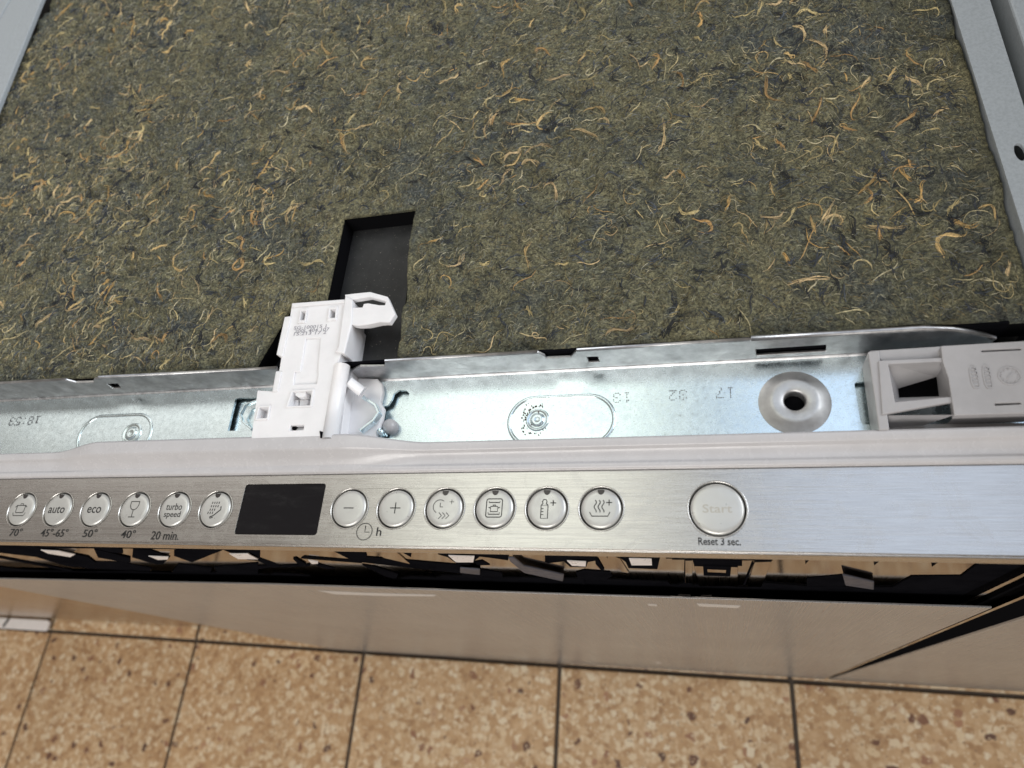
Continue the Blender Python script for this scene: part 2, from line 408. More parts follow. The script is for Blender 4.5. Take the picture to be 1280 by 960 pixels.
# dotted ink stamps (upside down as seen from the front)
F57 = {'0': '01110 10001 10001 10001 10001 10001 01110', '1': '00100 01100 00100 00100 00100 00100 01110', '2': '01110 10001 00001 00010 00100 01000 11111',
       '3': '01110 10001 00001 00110 00001 10001 01110', '5': '11111 10000 11110 00001 00001 10001 01110', '7': '11111 00001 00010 00100 00100 01000 01000',
       '8': '01110 10001 10001 01110 10001 10001 01110', ':': '00000 00100 00000 00000 00000 00100 00000', ' ': '00000 ' * 7}
def dots(mb, s, cx, cy, pitch, z, r, rot=math.pi, gap=6.3):
    wd = len(s) * gap - 1
    for k, ch in enumerate(s):
        for j, row in enumerate(F57[ch].split()):
            for i, b in enumerate(row):
                if b == '1' and random.random() < .9:
                    x = (k * gap + i - wd / 2) * pitch; y = (3 - j) * pitch * 1.05
                    x, y = x * math.cos(rot) - y * math.sin(rot), x * math.sin(rot) + y * math.cos(rot)
                    q = r * random.uniform(.7, 1.1)
                    mb.add([(cx + x + q * math.cos(a), cy + y + q * math.sin(a), z) for a in np.linspace(0, 6.28, 7)[:-1]], [(0, 1, 2, 3, 4, 5)])
d = MB(); c = U(32, 526, ZB); dots(d, '18:53', c[0] - .0012, c[1], .00066, ZB + .0001, .00042)
d.build('time_stamp', M['stamp'], rail)
d = MB()
for s, px, py in (('13', 776, 497), ('32', 846, 494), ('17', 905, 491)):
    c = U(px, py, ZB); dots(d, s, c[0], c[1], .00062, ZB + .0001, .00027)
d.build('date_stamp', M['stamp'], rail)

# ---- plastic trim strip between rail and panel
base = [(.0303, .6530), (.0303, .6562), (.0307, .6570), (.0322, .6573), (.0330, .6566), (.0355, .6567), (.0374, .6578), (.0381, .6592), (.0408, .6599), (.0416, .6593), (.0416, .6470)]
bump = [(.0303, .6530), (.0303, .6562), (.0307, .6570), (.0322, .6574), (.0334, .6572), (.0362, .6598), (.0378, .6624), (.0388, .6634), (.0436, .6641), (.0446, .6634), (.0446, .6470)]
def sst(x, a, b):
    q = min(1, max(0, (x - a) / (b - a))); return q * q * (3 - 2 * q)
xs = sorted(set(list(np.linspace(-.325, .3012, 60)) + list(np.linspace(-.112, -.07, 24)) + list(np.linspace(.040, .092, 26))))
v = []; f = []; n = len(base)
for x in xs:
    wv = sst(x, -.106, -.076) * (1 - sst(x, .046, .084))
    for p, q in zip(base, bump): v.append((x, p[0] + (q[0] - p[0]) * wv, p[1] + (q[1] - p[1]) * wv))
for i in range(len(xs) - 1):
    for j in range(n - 1): f.append((i * n + j, (i + 1) * n + j, (i + 1) * n + j + 1, i * n + j + 1))
f.append(tuple(range(n))); f.append(tuple(range((len(xs) - 1) * n, len(xs) * n))[::-1])
me = bpy.data.meshes.new('door_trim'); me.from_pydata(v, [], f); me.update()
trim = link('door_trim', me, M['trim'], dw, smooth=True)
trim.data.shade_flat() if False else None
b = trim.modifiers.new('bevel', 'BEVEL'); b.width = .0003; b.segments = 2; b.limit_method = 'ANGLE'; b.angle_limit = math.radians(28)

# ---- control panel
YB = .0156
prog = [-.1182, -.0968, -.0755, -.0541, -.0330, -.0122]
keys = [.0508, .0711, .0914, .1116, .1317, .1518]
START = (.1921, YB)
R1, R2 = .0073, .0090
btn = [((x, YB - .0003), R1) for x in prog] + [((x, YB + .0002), R1) for x in keys] + [(START, R2)]
disp = rrect(.0000, .0383, .0049, .0262, .0012)
holes = [circ(c, r + .0008, 48) for c, r in btn] + [disp]
panel = MB().prism([(-.325, .0012), (.3008, .0012), (.3008, .0300), (-.325, .0300)], ZP - .004, ZP, holes).build('control_panel', M['steel'], dw, .00035)
MB().box(-.325, .3008, .0022, .0302, ZP - .0085, ZP - .0062).build('panel_backing', M['dark'], panel)
brushed_edge = MB().prism([(-.325, .0004), (.3008, .0004), (.3008, .0014), (-.325, .0014)], ZP - .009, ZP - .0012).build('panel_front_edge', M['steel'], panel, .0004)
MB().prism(rrect(.0002, .0381, .0051, .0260, .0011), ZP - .003, ZP - .0003).build('display', M['glass'], panel, .0002)

def icon(k, c):
    mb = MB(); z = ZP + .00062; s = .001; wd = .00036
    def ln(pts, closed=False, w=wd): stroke(mb, [(c[0] + x * s, c[1] + y * s) for x, y in pts], w, z, closed)
    def plus(x, y, r, w=wd): ln([(x - r, y), (x + r, y)], w=w); stroke(mb, [(c[0] + x * s, c[1] + (y - r) * s), (c[0] + x * s, c[1] + (y + r) * s)], w, z + .00002)
    if k == 0:
        ln([(-2.5, 1.6), (-2.5, -1.3), (-2.1, -1.7), (1.9, -1.7), (2.3, -1.3), (2.3, 1.6)]); ln([(-2.9, 1.7), (2.7, 1.7)])
        ln([(-.9, 1.9), (-.7, 2.5), (.6, 2.5), (.8, 1.9)]); ln([(-3.4, .8), (-3.2, 1.3), (-2.5, 1.3)]); ln([(2.3, 1.3), (3.1, 1.3), (3.3, .8)])
        ln([(-3.8, -1.7), (-3.1, -3.1), (2.9, -3.1), (3.6, -1.7)])
    elif k == 1: text_mesh(mb, 'auto', c[0], c[1] - .0003, .0092, .0032, z)
    elif k == 2: text_mesh(mb, 'eco', c[0], c[1] - .0004, .0076, .0028, z)
    elif k == 3:
        ln([(-2.2, 3.4), (2.2, 3.4)]); ln([(-2.2, 3.4), (-2.2, 1.6), (-1.5, .3), (-.5, -.3), (.5, -.3), (1.5, .3), (2.2, 1.6), (2.2, 3.4)]); ln([(0, -.3), (0, -3.4)]); ln([(-1.7, -3.5), (1.7, -3.5)])
    elif k == 4:
        text_mesh(mb, 'turbo', c[0] + .0001, c[1] + .0011, .0082, .0030, z); text_mesh(mb, 'speed', c[0] + .0001, c[1] - .0026, .0084, .0034, z)
    elif k == 5:
        for q in range(4):
            x = -1.6 + q * 1.1
            for a in (3.2, 1.7, .2):
                if not (a < 1 and q > 2): ln([(x - (3.2 - a) * .12, a), (x - (3.2 - a) * .12 - .15, a - .9)], w=.00042)
        for q in range(3): ln([(-2.6 + q * 1.1, -1.1), (-2.8 + q * 1.1, -2.1)], w=.00042)
        ln([(-1.4, -3.3), (.0, -2.9), (3.2, -.2), (3.0, 1.2)], w=.0005); ln([(-1.4, -3.3), (-1.2, -3.9), (.2, -3.5)], w=.0004)
    elif k == 6: ln([(-2.2, 0), (2.2, 0)], w=.0004)
    elif k == 7: plus(0, 0, 2.2, .0004)
    elif k == 8:
        ln([(-1.8 + 2.6 * math.cos(a), .6 + 2.6 * math.sin(a)) for a in np.linspace(.9, 4.3, 22)], w=.00026); ln([(-1.6, 2.0), (-1.6, .4), (-.4, .4)], w=.0003)
        plus(3.0, 2.4, .9, .0002)
        for q in range(3): ln([(-1.8 + q * 1.5, -1.8), (-.6 + q * 1.5, -3.0), (-1.8 + q * 1.5, -4.2)], w=.0003)
    elif k == 9:
        ln([(x * 1000, y * 1000) for x, y in rrect(-.0031, .0031, -.0035, .0035, .0008)], True)
        ln([(-2.1, 2.6), (-2.1, 2.1), (2.1, 2.1), (2.1, 2.6)]); ln([(-1.4, .6), (-1.4, -1.4), (1.4, -1.4), (1.4, .6)], True); ln([(-.5, .7), (-.5, 1.1), (.5, 1.1), (.5, .7)])
        ln([(-2.2, .3), (-1.4, -.1)]); ln([(2.2, .3), (1.4, -.1)]); ln([(-2.2, -1.7), (-2.2, -2.4), (2.2, -2.4), (2.2, -1.7)])
    elif k == 10:
        x = -.7
        ln([(x - 1.3, 1.0), (x - 1.3, -3.9), (x + 1.3, -3.9), (x + 1.3, 1.0)], True); ln([(x - 1.3, 1.0), (x - .6, 1.7), (x - .9, 2.4), (x - .4, 3.2), (x + .4, 3.2), (x + .9, 2.4), (x + .6, 1.7), (x + 1.3, 1.0)])
        for y in (-.3, -1.4, -2.5): ln([(x - 1.3, y), (x - .3, y)], w=.0003)
        plus(2.5, 1.9, 1.1)
    elif k == 11:
        for q in range(3): ln([(-2.0 + q * 1.4 + .4 * math.sin(a * 1.7), 2.9 - a * .9) for a in np.linspace(0, 5, 14)])
        ln([(-4.0, -1.5), (-3.2, -3.0), (2.6, -3.0), (3.3, -1.5)]); plus(3.0, 2.0, 1.1)
    elif k == 12:
        text_mesh(mb, 'Start', c[0], c[1], .0098, .0030, z)
    return mb
ang = np.linspace(math.pi, 2 * math.pi, 14)
for k, (c, r) in enumerate(btn):
    MB().lathe(c, [(r, ZP - .006), (r, ZP - .0002), (r - .0003, ZP + .0002), (r - .0008, ZP + .00045), (r - .002, ZP + .00055), (r * .4, ZP + .00058)], 56).build('button', M['button'], panel, smooth=True)
    MB().lathe(c, [(r + .0012, ZP + .00012), (r + .0009, ZP + .00028), (r + .00065, ZP + .0001), (r + .0005, ZP - .0004), (r + .00045, ZP - .004)], 56, cap=False).build('button_ring', M['steel'], panel, smooth=True)
    icon(k, c).build('start_lettering' if k == 12 else 'button_symbol', M['worn'] if k == 12 else M['ink'], panel)
    if k not in (6, 7, 12):
        rr_ = .00125; cy = c[1] + r - .0005
        MB().prism([(c[0] + rr_ * math.cos(a), cy - .0003 + rr_ * 1.25 * math.sin(a)) for a in ang] + [(c[0] + rr_, cy), (c[0] - rr_, cy)], ZP - .001, ZP + .00066).build('indicator_lens', M['indicator'], panel)
lt = MB(); z = ZP + .0001
for s, cx, cy, wdt, h in (('70°', -.1165, .0046, .0070, .0036), ('45°-65°', -.0942, .0046, .0152, .0036), ('50°', -.0742, .0046, .0074, .0036), ('40°', -.0534, .0044, .0074, .0036), ('20 min.', -.0340, .0040, .0142, .0037), ('h', .0654, .0066, .0021, .0034)):
    lt = MB(); text_mesh(lt, s, cx, cy, wdt, h, z); lt.build('lettering', M['ink'], panel)
lt = MB(); text_mesh(lt, 'Reset 3 sec.', .1922, .0044, .0138, .0026, z, 0, .016); lt.build('lettering', M['ink'], panel)
ck = MB(); cc = U(455.5, 664.5, ZP); stroke(ck, circ(cc, .0033, 36), .00028, z, True); stroke(ck, [(cc[0] + .0002, cc[1] + .0024), (cc[0] + .0002, cc[1] - .0002), (cc[0] + .0022, cc[1] - .0002)], .0003, z)
ck.build('clock_symbol', M['ink'], panel)

# ---- open front below the panel: bare steel back sheet with black casing ribs and shade strips
YF = .0016
back = MB().box(-.301, .2850, .0062, .0075, .552, .6465).build('casing_back', M['mirror'], dw)
MB().box(.2850, .3008, .0070, .0085, .552, .6465).build('casing_end', M['black'], back)
MB().prism(VV([(1197, 756), (1205, 756), (1283, 719), (1283, 715.5)], .003), .003, .006, upright=True).build('casing_flange', M['mirror'], back)
z6 = zm(0, 560, .25); z7 = zm(280, 580, .25); z8 = zm(560, 580, .25); z9 = zm(840, 580, 1 / 2.909)
ribs = [z6(q) for q in (
  [(-40, 480), (120, 483), (440, 545), (480, 575), (440, 600), (330, 590), (180, 545), (-40, 520)], [(130, 488), (490, 490), (610, 503), (615, 527), (560, 522), (470, 503)], [(470, 505), (650, 550), (650, 577), (490, 548)],
  [(430, 566), (600, 570), (760, 600), (750, 615), (640, 611), (430, 603)], [(665, 503), (760, 513), (850, 545), (815, 580), (780, 583), (660, 547)], [(860, 622), (890, 580), (1060, 600), (1050, 630), (960, 641), (860, 632)],
  [(960, 572), (1110, 512), (1090, 496), (980, 496), (870, 513), (870, 540)], [(1070, 600), (1290, 580), (1290, 610), (1090, 628)], [(1100, 503), (1240, 560), (1300, 565), (1300, 496), (1120, 496)],
  [(-40, 536), (360, 611), (360, 619), (-40, 545)], [(-40, 590), (120, 610), (420, 620), (640, 617), (950, 632), (1290, 612), (1290, 676), (900, 667), (400, 657), (-40, 655)])]
ribs += [z6([(-40, 478), (640, 486), (1290, 496), (1290, 512), (640, 503), (-40, 500)]), z7([(0, 414), (330, 418), (330, 428), (0, 428)])]  # dark strips for the shade under the panel edge, built like ribs
ribs += [z7(q) for q in (
  [(60, 425), (300, 512), (250, 521), (170, 485), (40, 440)], [(0, 510), (300, 511), (0, 545)], [(290, 511), (430, 504), (430, 510), (290, 519)], [(385, 472), (400, 463), (680, 486), (690, 496), (400, 474)],
  [(345, 475), (360, 472), (410, 500), (400, 508), (370, 500)], [(430, 490), (470, 495), (560, 522), (520, 527), (480, 516)], [(520, 422), (700, 426), (715, 460), (690, 490), (650, 487), (560, 442)],
  [(690, 465), (760, 470), (1280, 515), (1280, 557), (1180, 547), (960, 522), (690, 492)], [(690, 505), (760, 515), (870, 550), (860, 579), (800, 560)], [(860, 426), (940, 428), (935, 466)],
  [(1065, 426), (1280, 430), (1280, 462), (1200, 525), (1120, 467), (1070, 452)],
  [(0, 545), (230, 555), (250, 548), (430, 560), (480, 580), (850, 580), (930, 565), (1060, 570), (1090, 560), (1290, 560), (1290, 637), (800, 632), (270, 607), (225, 600), (0, 594)])]
ribs += [z8(q) for q in (
  [(150, 432), (310, 435), (300, 482), (230, 472), (150, 462)], [(130, 490), (170, 482), (210, 505), (150, 507)], [(80, 515), (270, 545), (275, 569), (70, 556)],
  [(485, 436), (740, 440), (750, 482), (700, 490), (690, 517), (610, 514), (580, 487), (500, 496), (485, 490)], [(640, 545), (680, 533), (810, 543), (822, 560), (790, 579), (650, 571)], [(735, 470), (752, 480), (782, 530), (775, 542), (738, 500)],
  [(778, 436), (802, 440), (797, 472)], [(860, 436), (1050, 437), (1062, 460), (1047, 526), (903, 521), (888, 490), (860, 470)], [(1085, 442), (1285, 446), (1285, 477), (1090, 473)],
  [(0, 560), (280, 570), (500, 570), (700, 575), (1100, 590), (1115, 606), (1285, 606), (1285, 648), (900, 642), (600, 633), (190, 623), (0, 640)], [(665, 575), (681, 575), (692, 652), (675, 652)], [(345, 432), (420, 434), (418, 441), (345, 440)])]
ribs += [z9(q) for q in (
  [(0, 322), (366, 326), (365, 352), (0, 348)], [(75, 350), (255, 353), (255, 371), (80, 368)], [(266, 440), (297, 360), (291, 360), (259, 440)], [(483, 328), (517, 330), (485, 364)], [(730, 330), (782, 332), (735, 369)], [(940, 334), (998, 337), (945, 374)],
  [(490, 416), (620, 404), (630, 442), (490, 456)], [(800, 450), (870, 411), (1050, 410), (1140, 342), (1290, 342), (1290, 398), (1040, 512), (900, 480)],
  [(0, 447), (45, 434), (75, 436), (78, 445), (205, 447), (240, 450), (268, 450), (322, 450), (330, 433), (490, 446), (800, 450), (1040, 514), (570, 499), (250, 489), (0, 483)], [(45, 350), (52, 350), (52, 440), (44, 440)])]
for q in (z9([(48, 352), (74, 352), (74, 432), (48, 434)]), z9([(80, 372), (240, 376), (238, 444), (100, 444)]), z9([(300, 358), (362, 356), (326, 446), (272, 446)]), z8([(800, 448), (858, 474), (905, 545), (868, 540)]), z7([(730, 430), (850, 432), (930, 500), (800, 470)])):
    MB().prism(VV(q, .0056), .0056, .0061, upright=True).build('casing_plate', M['mirror'], back, .0001, 1)
frm = z9([(113, 371), (215, 375), (212, 409), (115, 406)])
dep = [.0008, .0014, .0005, .0018, .0011]
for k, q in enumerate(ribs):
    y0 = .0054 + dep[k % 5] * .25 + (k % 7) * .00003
    MB().prism(VV(q, y0), y0, .0061 + (k % 9) * .00001, upright=True).build('casing_rib_or_shade', M['black'], back)
MB().prism(VV(frm, .0052), .0052, .0061, [VV(z9([(128, 383), (198, 386), (196, 403), (130, 400)]), .0052)], upright=True).build('casing_frame', M['black'], back)
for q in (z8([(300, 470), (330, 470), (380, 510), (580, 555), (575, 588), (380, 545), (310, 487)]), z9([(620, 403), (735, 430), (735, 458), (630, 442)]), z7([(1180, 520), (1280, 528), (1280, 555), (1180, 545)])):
    MB().prism(VV(q, .0042), .0042, .0050, upright=True).build('casing_lever', M['blue_lit'], back, .0003, 1)
for q in (z6([(203, 511), (300, 517), (375, 533), (350, 546), (240, 528)]), z6([(742, 541), (842, 546), (838, 558), (790, 560)]), z6([(1146, 530), (1240, 530), (1290, 557), (1190, 556)]), z7([(420, 481), (470, 488), (470, 499), (440, 500)]),
          z8([(2, 459), (132, 463), (126, 492), (40, 492)]), z8([(595, 485), (690, 490), (688, 513), (620, 509)]), z8([(905, 474), (1018, 477), (1020, 507), (918, 507)]), z6([(630, 660), (700, 662), (690, 671), (640, 671)]), z9([(22, 476), (68, 478), (68, 488), (28, 487)]), z9([(105, 479), (145, 480), (145, 489), (108, 489)])):
    MB().prism(VV(q, .0048), .0048, .0052, upright=True).build('light_guide', M['guide'], back)

# ---- white door latch
lat = MB()
ZT = .664
body = UU(z2([(370, 170), (660, 148), (655, 400), (600, 560), (545, 895), (148, 915), (183, 645), (262, 650), (282, 542), (300, 540), (312, 465), (285, 450), (330, 245), (360, 240)]), ZT)
chan = UU(z2([(445, 362), (527, 358), (512, 540), (517, 545), (505, 610), (376, 615), (385, 545), (415, 541)]), ZT)
s1 = UU(z2([(425, 218), (449, 216), (441, 264), (418, 265)]), ZT); s2 = UU(z2([(583, 208), (611, 207), (607, 252), (578, 253)]), ZT)
w1 = UU(z2([(378, 655), (480, 650), (470, 728), (352, 733)]), ZT); w2 = UU(z2([(362, 835), (438, 832), (432, 862), (355, 865)]), ZT); w3 = UU(z2([(197, 742), (245, 740), (236, 797), (184, 800)]), ZT)
latch = MB().prism(body, .6515, ZT, [chan, s1, s2, w1, w2, w3]).build('door_latch', M['white'], dw, .00035)
pl = MB()
pl.prism(UU(z2([(420, 350), (545, 346), (530, 620), (360, 625)]), ZT - .0008), .654, ZT - .0008)
pl.prism(UU(z2([(340, 640), (500, 630), (490, 760), (330, 765)]), ZT - .0048), .652, ZT - .0048)
pl.prism(UU(z2([(180, 730), (260, 728), (250, 815), (170, 815)]), ZT - .004), .652, ZT - .004)
pl.prism(UU(z2([(330, 855), (450, 850), (445, 905), (320, 905)]), ZT - .003), .652, ZT - .003)
pl.prism(UU(z2([(392, 640), (448, 640), (444, 676), (428, 684), (404, 682), (390, 672)]), ZT - .0004), ZT - .004, ZT - .0004)
pl.prism(UU(z2([(360, 700), (405, 698), (402, 728), (352, 731)]), ZT - .003), ZT - .005, ZT - .003)
pl.prism(UU(z2([(416, 698), (458, 697), (454, 726), (412, 728)]), ZT - .003), ZT - .005, ZT - .003)
pl.build('latch_plate', M['white'], latch)
# rims round the slots and windows, top lip, side ribs
rm = MB()
def frame(q, wdt, z1, h):
    c = np.mean(q, 0); out = [tuple(c + (np.array(p) - c) * (1 + wdt / np.linalg.norm(np.array(p) - c))) for p in q]
    inn = [tuple(c + (np.array(p) - c) * (1 + .0001 / np.linalg.norm(np.array(p) - c))) for p in q]
    rm.prism(out, z1 - .001, z1 + h, [inn])
for q in (s1, s2): frame(q, .0017, ZT, .0007)
frame(w1, .0014, ZT, .0005); frame(w3, .0012, ZT, .0006)
rm.prism(UU(z2([(370, 170), (658, 149), (658, 166), (372, 190)]), ZT + .0008), ZT - .001, ZT + .0008)
rm.prism(UU(z2([(331, 246), (364, 242), (318, 462), (288, 448)]), ZT + .0006), ZT - .002, ZT + .0006)
rm.prism(UU(z2([(285, 545), (312, 543), (292, 650), (266, 652)]), ZT + .0006), ZT - .002, ZT + .0006)
rm.build('latch_rim', M['white'], latch, .0002)
# right hand ridge and round column
rd = MB()
rd.prism(UU(z2([(660, 128), (700, 150), (694, 285), (655, 445), (606, 432), (622, 410), (640, 270)]), ZT + .0012), .6525, ZT + .0012)
rd.build('latch_ridge', M['white'], latch, .0005)
a = U(*z2([(634, 500)])[0], ZT); b = U(*z2([(560, 905)])[0], ZT)
MB().sweep([(a[0], a[1], ZT - .002), (a[0] * .5 + b[0] * .5, a[1] * .5 + b[1] * .5, ZT - .0022), (b[0], b[1], ZT - .0024)], ngon(.0033, 20)).build('latch_column', M['white'], latch, smooth=True)
MB().prism(UU(z2([(650, 430), (700, 300), (735, 300), (690, 590), (660, 700), (640, 890), (580, 890), (620, 560)]), .657), .649, .657).build('latch_side', M['white'], latch, .0004)
hk = UU(z2([(662, 127), (700, 122), (800, 112), (895, 138), (937, 232), (906, 279), (850, 277), (785, 291), (735, 297), (690, 287)]), ZT)
hh = UU(z2([(703, 154), (800, 139), (886, 163), (880, 184), (850, 184), (792, 174), (764, 178), (758, 196), (706, 198)]), ZT)
MB().prism(hk, ZT - .0022, ZT + .0006, [hh]).build('latch_hook', M['white'], latch, .0005)
MB().prism(UU(z2([(748, 214), (800, 208), (866, 214), (876, 268), (850, 270), (785, 284), (740, 288)]), ZT - .004), ZT - .008, ZT - .002).build('hook_body', M['white'], latch, .0012, 3)
MB().prism(UU(z2([(716, 585), (742, 576), (835, 580), (862, 610), (866, 650), (852, 712), (872, 742), (862, 800), (825, 900), (640, 900), (660, 660)]), ZB + .003), ZB + .0002, ZB + .003).build('latch_foot', M['white'], latch, .0008)
a = U(*z2([(682, 600)])[0], .660); b = U(*z2([(752, 652)])[0], .657)
MB().sweep([(a[0], a[1], .6600), (b[0], b[1], .6565)], ngon(.0023, 18)).build('release_rod', M['white'], latch, .0004, smooth=False)
def strip(pts, z0, h, th): 
    p = UU(z2(pts), z0 + h); return MB().sweep([(x, y, z0 + h / 2) for x, y in p], [(-th, -h / 2), (th, -h / 2), (th, h / 2), (-th, h / 2)])
strip([(757, 680), (822, 722), (840, 765), (810, 808), (738, 862)], ZB + .0035, .0034, .0006).build('spring_clip', M['zinc'], latch, .0002)
strip([(195, 690), (112, 722), (84, 775), (98, 815), (150, 856)], ZB - .001, .0020, .0004).build('spring_clip', M['zinc'], latch, .0002)
c = U(*z2([(902, 838)])[0], ZB)
MB().lathe(c, [(.0032, ZB - .004), (.0032, ZB - .0005), (.0029, ZB + .0008), (.0021, ZB + .0017), (.0010, ZB + .0021), (.0003, ZB + .0022)], 32).build('pivot_screw', M['trim'], latch, smooth=True)
c = U(*z2([(850, 868)])[0], ZB + .003)
MB().lathe(c, [(.0014, ZB - .002), (.0014, ZB + .0032), (.0008, ZB + .0038)], 20).build('pivot_pin', M['zinc'], latch, smooth=True)
MB().prism(UU(z2([(521, 866), (560, 880), (582, 905), (525, 905)]), ZT + .0002), ZT - .002, ZT + .0002).build('latch_wedge', M['black'], latch)
MB().prism(UU(z2([(362, 838), (398, 836), (376, 862)]), ZT - .0015), ZT - .0035, ZT - .0015).build('latch_wedge', M['black'], latch)
st = MB(); rot = math.radians(-1)
for s, px, py, wpx in (('SG-100015 1', 470, 300, .0165), ('200L 404 107', 480, 318, .0175), ('15:213 17 2', 470, 334, .0165)):
    c = U(*z2([(px, py)])[0], ZT); text_mesh(st, s, c[0], c[1], wpx, .0017, ZT + .0001, rot)
st.build('latch_stamp', M['stamp_soft'], latch)

# ---- grey corner bracket
ZK = .662
bk = MB()
c5 = lambda l, Z: UU(z5(l), Z)
slot1 = c5([(1038, 172), (1265, 161), (1265, 172), (1038, 183)], ZK); slot2 = c5([(1114, 475), (1265, 470), (1265, 480), (1116, 488)], ZK)
blk = c5([(805, 148), (1400, 112), (1400, 528), (882, 545), (848, 330), (815, 235)], ZK)
bracket = MB().prism(blk, ZK - .003, ZK, [slot1, slot2]).build('corner_bracket', M['grey'], dw, .0004)
bk.prism(c5([(388, 180), (452, 172), (512, 626), (452, 628)], .6605), ZB + .0003, .6605)
bk.prism(c5([(395, 174), (810, 148), (846, 216), (470, 236)], .6595), .656, .6595)
bk.build('bracket_frame', M['grey'], bracket, .0004)
hole = c5([(505, 252), (835, 236), (862, 437), (545, 468)], .6612)
MB().prism(c5([(448, 232), (862, 212), (912, 460), (470, 540)], .6612), .6596, .6612, [hole]).build('pocket_rim', M['grey'], bracket, .0003)
# sloping pocket walls
def P3(l): return [(*U(*z5([(x, y)])[0], z), z) for x, y, z in l]
fn = MB()
a = P3([(503, 250, .6600), (838, 234, .6600), (866, 440, .6600), (545, 470, .6600), (560, 392, .6505), (780, 325, .6505), (795, 436, .6505), (566, 444, .6505)])
fn.add(a, [(0, 4, 5, 1), (1, 5, 6, 2), (2, 6, 7, 3), (3, 7, 4, 0)]); fn.build('pocket_funnel', M['grey'], bracket)
MB().prism(c5([(500, 300), (850, 300), (850, 470), (500, 470)], .6495), .6488, .6495).build('pocket_dark', M['dark'], bracket)  # black sheet standing in for the darkness of the open pocket hole
ls = MB()
a = P3([(503, 545, .6600), (884, 542, .6618), (700, 604, .651), (512, 615, .651)]); ls.add(a, [(0, 3, 2, 1)])
a = P3([(884, 545, .6590), (1400, 527, .6590)]); b_ = [(x, y + .0004, .6500) for x, y, z in a]; ls.add(a + b_, [(0, 2, 3, 1)])
ls.build('bracket_skirt', M['grey'], bracket)
MB().prism(c5([(455, 595), (1400, 585), (1400, 640), (462, 640)], ZB + .0028), ZB + .0003, ZB + .0028).build('bracket_foot', M['grey'], bracket, .0003)
em = MB()
for x in (994, 1068):
    pts = smoothloop(c5([(x - 30, 270 - (x - 994) * .1), (x + 2, 262 - (x - 994) * .1), (x + 34, 375), (x + 28, 390), (x - 8, 390)], ZK), 2)
    em.sweep([(p[0], p[1], ZK) for p in pts], [(-.0002, -.0002), (.0002, -.0002), (.0002, .0003), (-.0002, .0003)], closed=True)
    for q in range(5):
        y = 285 + q * 22; u = c5([(x - 18 + q * 4, y), (x + 12 + q * 4, y - 4)], ZK); em.sweep([(*u[0], ZK), (*u[1], ZK)], [(-.00025, -.0002), (.00025, -.0002), (.00025, .0003), (-.00025, .0003)])
c = c5([(1197, 320)], ZK)[0]
em.sweep([(*p, ZK) for p in circ(c, .0031, 32)], [(-.0002, -.0002), (.0002, -.0002), (.0002, .0003), (-.0002, .0003)], closed=True)
em.sweep([(c[0] + .0011, c[1] + .001, ZK), (c[0] - .0008, c[1] - .0008, ZK)], [(-.0002, -.0002), (.0002, -.0002), (.0002, .0004), (-.0002, .0004)])
for q in range(12):
    a = q * math.pi / 6; em.sweep([(c[0] + .0022 * math.cos(a), c[1] + .0022 * math.sin(a), ZK), (c[0] + .0026 * math.cos(a), c[1] + .0026 * math.sin(a), ZK)], [(-.0002, -.0002), (.0002, -.0002), (.0002, .0003), (-.0002, .0003)])
em.build('moulded_marks', M['grey'], bracket, recalc=True)

# ---- painted side rails of the carcass
ZR = .667
hl = [(.3049 + .0017 * math.cos(a), .1455 + .0042 * math.sin(a)) for a in np.linspace(0, 2 * math.pi, 25)[:-1]]
MB().prism([(.2994, .07), (.3104, .07), (.3108, .30), (.2962, .30)], ZR - .0012, ZR, [hl]).box(.2996, .3008, .07, .30, ZR - .010, ZR - .0012).build('side_rail', M['paint'], dw)
MB().box(.2985, .3155, .05, .45, .600, .640).build('side_core', M['dark'], dw)
MB().prism([(.3162, .14), (.3300, .14), (.3300, .36), (.3162, .36)], .630, .669).build('side_flange', M['paint'], dw, .001)
MB().prism([(-.2772, .07), (-.2310, .07), (-.2535, .2893), (-.2700, .43), (-.2772, .43)], ZR - .003, ZR).build('side_rail', M['paint'], dw, .0005)
MB().box(-.3008, -.2779, .07, .45, ZR - .006, ZR - .0004).box(-.330, -.3014, .07, .45, ZR - .006, ZR).build('side_flange', M['paint'], dw, .0005)

# ------------------------------------------------------------------ insulation mat (lies on the tub, lifts off)
def vnoise(x, y, scale, seed):
    x = x * scale; y = y * scale; xi = np.floor(x).astype(np.int64); yi = np.floor(y).astype(np.int64); fx = x - xi; fy = y - yi
    fx = fx * fx * (3 - 2 * fx); fy = fy * fy * (3 - 2 * fy)
    def h(i, j):
        n = (i * 374761393 + j * 668265263 + seed * 982451653) & 0x7fffffff
        n = ((n ^ (n >> 13)) * 1274126177) & 0x7fffffff
        return ((n ^ (n >> 16)) & 0xffff) / 65535.
    return (h(xi, yi) * (1 - fx) + h(xi + 1, yi) * fx) * (1 - fy) + (h(xi, yi + 1) * (1 - fx) + h(xi + 1, yi + 1) * fx) * fy
def matz(x, y):
    return .6615 + .0022 * (vnoise(x, y, 28, 1) - .5) + .0026 * (vnoise(x, y, 90, 2) - .5) - .0030 * np.clip(vnoise(x, y, 110, 6) - .7, 0, 1) * 3 + .0014 * (vnoise(x, y, 260, 3) - .5) + .0008 * (vnoise(x, y, 600, 4) - .5)
CX0, CX1, CY1, TX, TY = .0236, .0616, .1594, .0063, .1120
def lines(a, b, keys, st):
    k = [a] + keys + [b]; out = []
    for p, q in zip(k[:-1], k[1:]):
        n = max(1, int(round((q - p) / st))); out += list(np.linspace(p, q, n, endpoint=False))
    return np.array(out + [b])
gx = lines(-.266, .2985, [TX, CX0, CX1], .0011); gy = lines(.0786, .43, [TY, CY1], .0011)
GX, GY = np.meshgrid(gx, gy)
